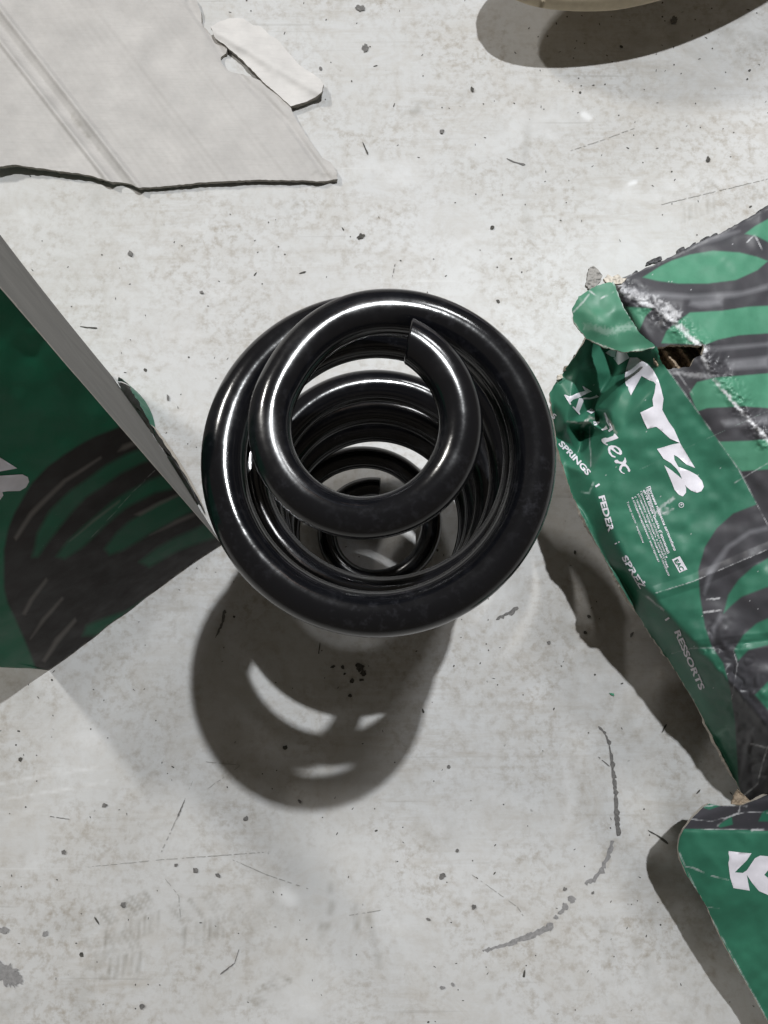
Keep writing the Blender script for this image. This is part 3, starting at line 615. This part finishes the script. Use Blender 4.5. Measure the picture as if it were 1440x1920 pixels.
def scrap(name, pts, zc, mat, parent, amp=.003, th=.0015, seed=0, wrinkle=6):
    """a crumpled scrap of card: a fine net over its outline, bent and given thickness"""
    xs = [p[0] for p in pts]; ys = [p[1] for p in pts]
    S_ = Surf(min(xs)-3, min(ys)-3, max(xs)+3, max(ys)+3, 1.2); S_.W = P(S_.PX, S_.PY, zc+(fbm(S_.PX, S_.PY, wrinkle, seed, 3)-.5)*amp*2)
    return S_.build(name, rough_line(pts, .8, 3, True, seed), mat, parent, lambda a, b: np.ones((len(a), 3)), (), mat, th)
scrap('paper_scrap', [(1101, 522), (1104, 503), (1112, 498), (1122, 506), (1130, 516), (1126, 528), (1117, 536), (1112, 548), (1105, 552), (1103, 538), (1098, 534)], .114, simple('grey_paper_back', (.26, .25, .235), .9, 300, .12, .0), carton, .0012, seed=3)
scrap('paper_fibre', [(1132, 522), (1140, 514), (1147, 520), (1158, 514), (1168, 522), (1176, 520), (1166, 532), (1150, 532), (1138, 530)], .121, M_PAPER, carton, .0012, seed=5)
# raw corrugated board showing in the hole: fluted ribs
sh = Surf(1222, 636, 1332, 704, 1.2)
def flute(px, py):
    u = (px-1233)*.80+(py-650)*-.60
    return .1035+.0045*np.sin(u/7.2*math.pi*.55)+.004*(fbm(px, py, 14, 9)-.5)*2
sh.W = P(sh.PX, sh.PY, flute(sh.PX, sh.PY)); sh.build('corrugated_core', [(1224, 640), (1328, 638), (1328, 700), (1226, 700)], M_KRAFT, carton, lambda a, b: np.ones((len(a), 3)))
for k, (x, y, s_) in enumerate(((1170, 524, 8), (1222, 486, 10), (1232, 482, 8), (1276, 464, 7), (1322, 444, 8), (1338, 438, 7), (1428, 391, 8), (1436, 386, 7), (1300, 455, 5), (1190, 508, 5))):
    scrap('frayed_tuft', [(x-s_*1.1, y+11), (x-s_*.9, y+5), (x-s_*.1, y+1), (x+s_*.4, y-s_*.15), (x+s_, y-s_*.2), (x+s_*1.2, y+5)], .110-.00002*(x-1150), M_BLACKCARD, carton, .001, seed=k+20)
for k, (x, y) in enumerate(((1080, 668), (1062, 690), (1098, 640), (1050, 706))):
    scrap('frayed_tuft', [(x-6, y+6), (x-4, y-3), (x+4, y-5), (x+6, y+2)], .086, M_PAPER if k % 2 else M_BLACKCARD, carton, .001, seed=k+60)
# the carton's end flap at the lower right, bent up off the floor
ef_ctrl = [(1282, 1556, .052), (1272, 1590, .047), (1288, 1642, .045), (1342, 1738, .042), (1440, 1915, .030), (1440, 1558, .066), (1620, 1558, .075), (1620, 1950, .03), (1294, 1538, .046), (1320, 1510, .040), (1385, 1508, .036), (1440, 1500, .034), (1620, 1480, .03), (1240, 1500, .04), (1240, 1960, .03), (1360, 1640, .056), (1440, 1700, .052)]
SE = Surf(1250, 1460, 1566, 1990, 1.9).heights(ef_ctrl, [(0, 5), (5, 6)], 2, lambda x, y: (fbm(x, y, 70, 71, 3)-.5)*.004)
def paint_end(px, py):
    C = np.tile(np.array(GRN2), (len(px), 1)); C *= (1+.3*(fbm(px, py, 30, 3)-.5))[:, None]
    m = soft(px, py, [(1240, 1440), (1700, 1440), (1700, 1557), (1440, 1558), (1390, 1556), (1284, 1554), (1240, 1560)], 1.5); D = np.tile(np.array(DRK), (len(px), 1))
    for g in ([(1318, 1514), (1332, 1505), (1350, 1511), (1330, 1518)], [(1346, 1548), (1372, 1530), (1374, 1546), (1350, 1552)], [(1422, 1540), (1430, 1522), (1450, 1514), (1560, 1510), (1560, 1540)]): D = lay(D, soft(px, py, g, 2), GRN2)
    C = C*(1-m[:, None])+D*m[:, None]
    for k, (l, w_) in enumerate((([(1296, 1536), (1335, 1540), (1400, 1522), (1440, 1524)], 1.3), ([(1345, 1549), (1360, 1535), (1385, 1524), (1388, 1508)], 2.2), ([(1320, 1512), (1345, 1509), (1400, 1511)], 2.2), ([(1410, 1556), (1432, 1556)], 3), ([(1284, 1554), (1560, 1558)], .9), ([(1286, 1625), (1300, 1627), (1320, 1636)], 2), ([(1334, 1642), (1366, 1650)], 1.6), ([(1322, 1700), (1350, 1704)], 1), ([(1274, 1600), (1310, 1680), (1345, 1742), (1440, 1915)], 1.5))):
        C = worn(C, px, py, l, w_, .6, k+80)
    return C
SE.build('end_flap', rough_line([(1283, 1553), (1295, 1537), (1308, 1524), (1320, 1512), (1330, 1507), (1355, 1511), (1385, 1511), (1400, 1506), (1440, 1490), (1562, 1480), (1562, 1985), (1478, 1985), (1440, 1915), (1410, 1862), (1380, 1810), (1360, 1774), (1342, 1738), (1325, 1700), (1306, 1668), (1288, 1642), (1276, 1612), (1271, 1592), (1275, 1568)], .7, 7, True, 5), M_PRINT_D, carton, paint_end, (), M_PAPER, .003)
SE.drape('logo_letter', [z7([(905, 622), (1075, 638), (1040, 690), (950, 780), (1010, 785), (1040, 765), (1060, 735), (1100, 675), (1140, 655), (1230, 662), (1300, 700), (1230, 730), (1170, 800), (1240, 850), (1300, 960), (1210, 955), (1130, 920), (1080, 860), (1040, 800), (1062, 918), (940, 898), (915, 820), (903, 720)])], M_WHITE, carton)
scrap('kraft_corner', [(1372, 1508), (1376, 1496), (1384, 1480), (1392, 1488), (1402, 1497), (1408, 1502), (1396, 1510)], .035, M_KRAFT, carton, .002, seed=9)
# the rest of the carton under its crushed front: side walls going down to the floor
def wall(name, line_top, bottom, mat, parent, n=2):
    top = [np.array(p, float) for p in line_top]; bot = [np.array(p, float) for p in bottom]; V = []; f = []
    for a, b in zip(top, bot):
        for k in range(n+1): V.append(a+(b-a)*k/n)
    for i in range(len(top)-1):
        for k in range(n): j = i*(n+1)+k; f.append([j, j+1, j+n+2, j+n+1])
    me = fast_mesh(name, V, f, np.tile(np.array(GRN2), (len(V), 1))); o = link(name, me, mat, parent, False); return o
tl = [SR.at(x, y)-[0, 0, .003] for x, y in ((1165, 560), (1240, 510), (1345, 460), (1440, 405), (1556, 345))]
wall('side_panel', tl, [p*[1, 1, 0]+[.012, -.006, .0005] for p in tl], M_PRINT_D, carton)
tr = [SR.at(x, y)-[0, 0, .003] for x, y in ((1556, 345), (1556, 800), (1556, 1200), (1556, 1600))]
wall('side_panel', tr, [p*[1, 1, 0]+[0, 0, .0005] for p in tr], M_PRINT_D, carton)
tb = [SR.at(x, y)-[0, 0, .004] for x, y in ((1240, 640), (1260, 840), (1300, 980), (1350, 1140), (1410, 1300), (1450, 1470))]
wall('side_panel', tb, [p*[1, 1, 0]+[.02, .0, .0005] for p in tb], M_KRAFT, carton)
te = [SE.at(x, y)-[0, 0, .003] for x, y in ((1560, 1490), (1560, 1700), (1560, 1980))]
wall('side_panel', te, [p*[1, 1, 0]+[0, 0, .0005] for p in te], M_PRINT_D, carton)

# ------------------------------------------------------------------ carton standing at the left
def build_left():
    A = P(90, 1257, 0.001); B = P(415, 1020, 0.001); U = P(0, 540, .26); up = (U-B)/np.linalg.norm(U-B); n = np.cross(A-B, up); n /= np.linalg.norm(n)
    if n @ (np.array([0, 0, .45])-A) < 0: n = -n
    Ht = 1.12*np.linalg.norm(U-B); root = empty('standing_carton', tuple(A)); tag(root, 'green printed carton standing upright with one bare grey side left of the coil', 'carton')
    S_ = Surf(-160, 380, 440, 1300, 2.2).plane(A, n, lambda x, y: (fbm(x, y, 120, 5, 3)-.5)*.003)
    k0 = z4([(15, 1500), (16, 1350), (35, 1270), (60, 1200), (130, 1080), (190, 1010), (250, 960), (380, 885), (500, 840), (700, 780), (1000, 900), (1000, 1400), (560, 1640), (200, 1860), (150, 1838), (120, 1760), (90, 1690), (60, 1620), (30, 1560)])
    greens = [z4(p) for p in ([(128, 1375), (150, 1280), (200, 1190), (280, 1105), (420, 1005), (500, 965), (590, 930), (640, 965), (560, 1000), (480, 1040), (340, 1135), (240, 1250), (150, 1375)],
        [(225, 1375), (270, 1310), (330, 1255), (450, 1155), (600, 1065), (690, 1030), (760, 1085), (620, 1115), (500, 1180), (400, 1270), (330, 1340), (260, 1385)],
        [(420, 1345), (470, 1280), (520, 1235), (640, 1155), (780, 1110), (825, 1170), (700, 1225), (590, 1290), (500, 1350), (440, 1370)],
        [(560, 1400), (620, 1350), (700, 1300), (860, 1225), (900, 1280), (720, 1350), (600, 1420)], [(330, 1690), (345, 1650), (430, 1620), (500, 1595), (700, 1480), (900, 1330), (940, 1360), (700, 1520), (560, 1600), (430, 1685)])]
    lights = [z4(p) for p in ([(470, 950), (490, 925), (560, 900), (565, 912), (500, 945)], [(60, 1300), (120, 1200), (250, 1060), (400, 970), (402, 976), (260, 1070), (130, 1215), (66, 1310)], [(90, 1600), (120, 1540), (185, 1460), (190, 1470), (130, 1550), (100, 1605)],
        [(540, 1205), (640, 1150), (730, 1115), (730, 1122), (640, 1165), (560, 1210)], [(600, 1290), (700, 1230), (830, 1180), (835, 1188), (700, 1245)], [(170, 1790), (220, 1700), (300, 1620), (305, 1630), (230, 1720), (180, 1795)], [(280, 1310), (380, 1220), (480, 1150), (480, 1156), (380, 1230)], [(120, 1700), (170, 1620), (250, 1540), (254, 1546), (180, 1630)])]
    def paint(px, py):
        C = np.tile(np.array((.016, .16, .085)), (len(px), 1)); m = soft(px, py, k0, 6); C = lay(C, m, (.024, .019, .018))
        for g in greens: C = lay(C, soft(px, py, g, 9)*m*.8, (.016, .16, .085))
        for g in lights: C = lay(C, soft(px, py, g, 6)*m*.5, (.30, .28, .26))
        d, _, _ = seg_dist(px, py, [(413, 1021), (90, 1257), (0, 1250)], False); C = lay(C, np.clip(1-d/2.2, 0, 1)*.5*(vnoise(px, py, 5, 3) > .45), (.25, .24, .21))
        C = worn(C, px, py, [(0, 540), (415, 1020)], 1.8, .6, 5, (.03, .05, .04)); C = worn(C, px, py, [(170, 1010), (290, 880)], .8, .3, 9)
        return C
    def q(p):
        v = p-np.array([0, 0, CAM_H]); return (720+F*v[0]/-( -st*v[1]+ct*v[2]), 960-F*(ct*v[1]+st*v[2])/-(-st*v[1]+ct*v[2]))
    At = A+up*Ht*.62; Bt = B+up*Ht
    # stop the printed net well outside the frame; the rest of the face is a plain panel
    S_.build('front_panel', [q(A), q(B), q(B+up*Ht*.995), (-150, 400), (-150, 1240)], M_PRINT_D, root, paint, (), M_GREY_EDGE, .003, 'panel_edge')
    S_.drape('logo_letter', [z4([(-120, 900), (0, 980), (70, 1022), (0, 1036), (-120, 1050)]), z4([(-120, 1050), (0, 1052), (90, 1046), (112, 1056), (117, 1075), (105, 1098), (80, 1112), (30, 1113), (10, 1116), (14, 1130), (0, 1150), (-120, 1180)])], M_WHITE, root)
    D = np.array([-n[0], -n[1], 0]); D /= np.linalg.norm(D); depth = .136
    # bare grey side, its lower edge meeting the floor
    sd = np.cross(up, D); sd = sd if sd[0] > 0 else -sd
    nu, nv = 70, 90; V = []; C = []
    for j in range(nv+1):
        for i in range(nu+1):
            u = i/nu; v = j/nv; b = .002*(1-(1-u)**3) + .004*u + .0012*math.sin(v*5+u*3)*u + .0008*math.sin(v*23)*math.sin(u*math.pi)
            lift = .0 if j else .0012*(math.sin(i*1.7)+math.sin(i*.61))
            V.append(B+D*depth*u+up*(Ht*v+lift)+sd*b); s = .8+.3*vnoise(np.array([u*30.]), np.array([v*4.]), 1, 3)[0]
            C.append((s, s, s))
    Q = [[j*(nu+1)+i, j*(nu+1)+i+1, (j+1)*(nu+1)+i+1, (j+1)*(nu+1)+i] for j in range(nv) for i in range(nu)]
    link('side_panel', fast_mesh('side_panel', V, Q, np.array(C)), M_GREYCARD, root)
    W1 = B+D*(depth-.004)+sd*.004; W2 = A+D*depth
    for a, b in ((W1, W2), (W2, A)):
        link('back_panel', fast_mesh('back_panel', [a, b, b+up*Ht, a+up*Ht], [[0, 1, 2, 3]], np.tile((.016, .16, .085), (4, 1))), M_PRINT_D, root, False)
    # tears along the bottom of the grey side: green print peeling up, white board core behind
    def strip(name, u0, u1, h0, h1, out, mat, seed, col=(1, 1, 1)):
        V = []; m = 26; r = random.Random(seed)
        for i in range(m+1):
            t = i/m; u = u0+(u1-u0)*t; e = math.sin(math.pi*t)**.6
            p = B+D*depth*u+sd*(.002*(1-(1-u)**3)+.004*u); V += [p+up*.001+sd*(.0015+out*e), p+up*(h0+(h1-h0)*e+r.uniform(-.0012, .0012))+sd*(.002+out*.55*e*r.uniform(.85, 1.15))]
        link(name, fast_mesh(name, V, [[2*i, 2*i+1, 2*i+3, 2*i+2] for i in range(m)], np.tile(col, (len(V), 1))), mat, root)
    strip('peeled_print', .62, .95, .001, .020, .0075, M_PRINT, 3, (.02, .15, .09)); strip('torn_core', .16, .78, .002, .010, .0045, M_PAPER, 4); strip('dark_gap_strip', .22, .50, .011, .015, .0030, M_BLACKCARD, 6)  # last strip is dark card put in for the shade of an open tear
build_left()

# ------------------------------------------------------------------ white card sheet at the top left, with the tab beside it
def sheet_z(px, py):
    d = (px-0)*.79+(py-20)*-.613                             # distance to the right of the first crease line
    z = .0048 + .006*np.clip(-d/220, 0, 1)**1.3
    for off, amp, w_ in ((2, .0026, 7), (-34, .0024, 6), (-18, -.0016, 10), (150, .0006, 10), (238, .0005, 8)): z = z + amp*np.exp(-((d-off)/w_)**2)
    z = z + .00018*np.sin(d/13*2*math.pi) + (fbm(px, py, 90, 31, 3)-.5)*.003
    e, _, _ = seg_dist(px, py, [(370, 0), (440, 110), (555, 220), (633, 335)]); z -= .0022*np.exp(-((e-16)/7)**2) + .0010*np.clip(1-e/16, 0, 1)
    return z
SS = Surf(-120, -120, 660, 370, 2.4); SS.W = P(SS.PX, SS.PY, sheet_z(SS.PX, SS.PY))
sheet = empty('cardboard_sheet', tuple(P(262, 350, 0)))
tag(sheet, 'large white cardboard sheet with ruled creases lying at the top left corner', 'cardboard')
def paint_sheet(px, py):
    C = np.ones((len(px), 3))*np.array((1, .995, .99)); n = fbm(px, py, 60, 8, 4)
    C *= (.93+.12*n)[:, None]
    C = worn(C, px, py, [(136, 215), (180, 278)], 9, .45, 3, (.62, .60, .55), 8); C = worn(C, px, py, [(300, 306), (312, 306)], 6, .25, 4, (.6, .58, .53))
    C = worn(C, px, py, [(590, 325), (630, 330)], 8, .35, 5, (.5, .48, .43), 4)
    for l in ([(380, 48), (440, 110)], [(500, 160), (540, 200)]): C = worn(C, px, py, l, 3, .5, 6, (.6, .55, .5))
    return C
SS.build('liner', rough_line([(-100, -100), (300, -100), (345, -30), (370, 2), (378, 30), (378, 45), (392, 62), (412, 80), (426, 86), (424, 100), (412, 108), (416, 120), (430, 134), (446, 138), (470, 143), (500, 157), (524, 180), (545, 201), (555, 222), (580, 262), (604, 296), (620, 304), (632, 324), (633, 336), (600, 340), (560, 338), (480, 337), (380, 342), (300, 350), (262, 352), (240, 344), (210, 341), (165, 328), (80, 316), (30, 309), (0, 312), (-100, 305)], .9, 6, True, 12), M_LINER, sheet, paint_sheet, (), M_GREY_EDGE, .0022, 'cut_edge')
ST = Surf(380, 20, 620, 215, 2.0); ST.W = P(ST.PX, ST.PY, .0052+(fbm(ST.PX, ST.PY, 50, 5, 3)-.5)*.003+.003*np.exp(-(((ST.PX-545)*.5-(ST.PY-140)*.85)/12)**2))
tab = empty('cardboard_tab', tuple(P(520, 120, 0))); tag(tab, 'small rounded white cardboard tab sticking out beside the large white sheet', 'cardboard')
ST.build('liner', rough_line([(395, 50), (412, 40), (432, 34), (456, 34), (472, 46), (490, 50), (506, 66), (522, 76), (540, 98), (558, 118), (572, 130), (590, 140), (600, 148), (607, 158), (604, 172), (592, 182), (570, 192), (545, 199), (520, 176), (500, 160), (470, 128), (440, 100), (426, 88), (404, 72)], .8, 5, True, 14), M_LINER, tab, lambda a, b: np.ones((len(a), 3))*(1.3+.08*(fbm(a, b, 25, 3)-.5))[:, None], (), M_GREY_EDGE, .0026, 'cut_edge')

# ------------------------------------------------------------------ a stepping foot at the top edge of the picture, with an added unseen body
def loft(name, secs, mat, parent, cap=True):
    S = len(secs[0]); V = [p for s in secs for p in s]; n = len(secs)
    f = [[k*S+j, k*S+(j+1) % S, (k+1)*S+(j+1) % S, (k+1)*S+j] for k in range(n-1) for j in range(S)]
    if cap: f += [list(range(S))[::-1], [(n-1)*S+j for j in range(S)]]
    me = bpy.data.meshes.new(name); me.from_pydata([tuple(v) for v in V], [], f)
    bm = bmesh.new(); bm.from_mesh(me); bmesh.ops.recalc_face_normals(bm, faces=bm.faces[:]); bm.to_mesh(me); bm.free()
    o = link(name, me, mat, parent); return o
def build_foot():
    heel = np.array([.330, .500, .046]); root = empty('person', tuple(heel)); tag(root, 'person with a tan-soled pale shoe at the top edge, unseen squatting body added to cast shade', 'person')
    ang = math.radians(198); dx = np.array([math.cos(ang), math.sin(ang), -.05]); dy = np.array([-math.sin(ang), math.cos(ang), 0]); dz = np.array([0, 0, 1.])
    L = .27; kn = [(0, .012), (.03, .028), (.10, .033), (.25, .034), (.42, .036), (.58, .043), (.72, .048), (.85, .045), (.94, .033), (.985, .016), (1, .004)]; uu = np.sort(np.concatenate([np.linspace(0, 1, 40), np.linspace(.9, 1, 14)[1:-1]])); ww = np.array([.05*(max(0, 1-(1-2*u)**2)**.42)*(.72+.28*math.sin(min(1, max(0, (u-.2)/.5))*math.pi/2)) for u in uu]); prof = [(u, max(.002, w_)) for u, w_ in zip(uu, ww)]
    def ring(u, hw, z0, z1, S=56, pw=.55):
        out = []
        for j in range(S):
            a = 2*math.pi*j/S; c, s = math.cos(a), math.sin(a)
            out.append(heel+dx*L*u+dy*hw*math.copysign(abs(c)**pw, c)+dz*((z0+z1)/2+(z1-z0)/2*math.copysign(abs(s)**pw, s)))
        return out
    sole = simple('tan_rubber', (.42, .35, .25), .8, 200, .1); up_m = simple('pale_mauve_fabric', (.50, .46, .50), .8, 400, .08); trou = simple('dark_work_cloth', (.06, .06, .07), .9, 300, .2)
    loft('sole', [ring(u, w_, 0+.010*max(0, u-.75)*4, .024) for u, w_ in prof], sole, root)
    hts = np.interp(uu, [0, .03, .1, .25, .42, .58, .72, .85, .94, 1], [.055, .085, .098, .10, .092, .078, .066, .058, .048, .03])
    loft('shoe_upper', [ring(u*.985+.006, w_*.93, .022, h, 56, .8) for (u, w_), h in zip(prof, hts)], up_m, root)
    # unseen body added beyond the top edge, squatting low to shade the floor
    def skinned(name, J, Rr, E, rootv, mat):
        me = bpy.data.meshes.new(name); me.from_pydata(J, E, []); o = bpy.data.objects.new(name, me); COL.objects.link(o)
        o.modifiers.new('skin', 'SKIN'); o.modifiers.new('sub', 'SUBSURF').levels = 2
        for k, v in enumerate(me.skin_vertices[0].data): v.radius = Rr[k] if isinstance(Rr[k], tuple) else (Rr[k], Rr[k]); v.use_root = (k == rootv)
        bpy.context.view_layer.update(); dg = bpy.context.evaluated_depsgraph_get(); m2 = bpy.data.meshes.new_from_object(o.evaluated_get(dg)); bpy.data.objects.remove(o)
        return link(name, m2, mat, root)
    skinned('unseen_trousers', [(.305, .51, .10), (.27, .53, .24), (.215, .56, .41), (.17, .68, .38), (.14, .80, .31), (.06, .83, .30), (-.02, .81, .31), (-.07, .70, .38), (-.11, .62, .43), (-.105, .67, .26), (-.10, .71, .10)],
            [.042, .052, .062, .078, .100, .125, .100, .080, .070, .058, .045], [(k, k+1) for k in range(10)], 5, trou)
    jack = simple('grey_work_jacket', (.11, .12, .14), .9, 300, .15); skin = simple('skin', (.45, .28, .20), .5, 200, .08); unseen_hair = simple('dark_hair', (.02, .017, .014), .7, 500, .3)
    skinned('unseen_jacket', [(.06, .82, .34), (.06, .79, .50), (.06, .75, .66), (.06, .71, .78), (.19, .73, .74), (.215, .66, .60), (.19, .56, .52), (-.08, .73, .74), (-.12, .68, .58), (-.06, .60, .52)],
            [(.15, .13), (.17, .13), (.19, .13), (.11, .09), .08, .055, .042, .08, .055, .042], [(0, 1), (1, 2), (2, 3), (3, 4), (4, 5), (5, 6), (3, 7), (7, 8), (8, 9)], 1, jack)
    skinned('unseen_head', [(.06, .71, .80), (.06, .685, .87), (.06, .645, .94), (.06, .65, 1.02)], [.05, .055, .078, .06], [(0, 1), (1, 2), (2, 3)], 0, skin)
    skinned('unseen_hair', [(.06, .68, .95), (.06, .668, 1.01), (.06, .655, 1.05)], [.07, .082, .05], [(0, 1), (1, 2)], 0, unseen_hair)
    for hx, hy in ((.175, .545), (-.045, .585)):
        Jh = [(hx, hy+.03, .515), (hx, hy, .505), (hx, hy-.03, .50)]; Eh = [(0, 1), (1, 2)]; Rh = [.026, .032, .030]
        for q in range(4):
            b = len(Jh); ox = (q-1.5)*.019; Ln = (.034, .042, .038, .03)[q]
            Jh += [(hx+ox, hy-.045, .497), (hx+ox*1.1, hy-.05-Ln*.7, .485), (hx+ox*1.1, hy-.052-Ln, .460)]; Eh += [(2, b), (b, b+1), (b+1, b+2)]; Rh += [.010, .009, .007]
        b = len(Jh); sg = -1 if hx > .1 else 1; Jh += [(hx+sg*.035, hy-.02, .495), (hx+sg*.05, hy-.05, .485)]; Eh += [(1, b), (b, b+1)]; Rh += [.012, .010]
        skinned('unseen_hand', Jh, Rh, Eh, 1, skin)
    from mathutils import Matrix
    M = Matrix.Translation(Vector((-.10, .745, 0))) @ Matrix.Rotation(1.2, 4, 'Z') @ Matrix.Translation(Vector(-heel+np.array([0, 0, .035])))
    for ch in [c for c in root.children if c.name in ('sole', 'shoe_upper')]:
        c = ch.copy(); COL.objects.link(c); c.parent = root; c.matrix_parent_inverse = root.matrix_basis.inverted(); c.matrix_basis = M
build_foot()
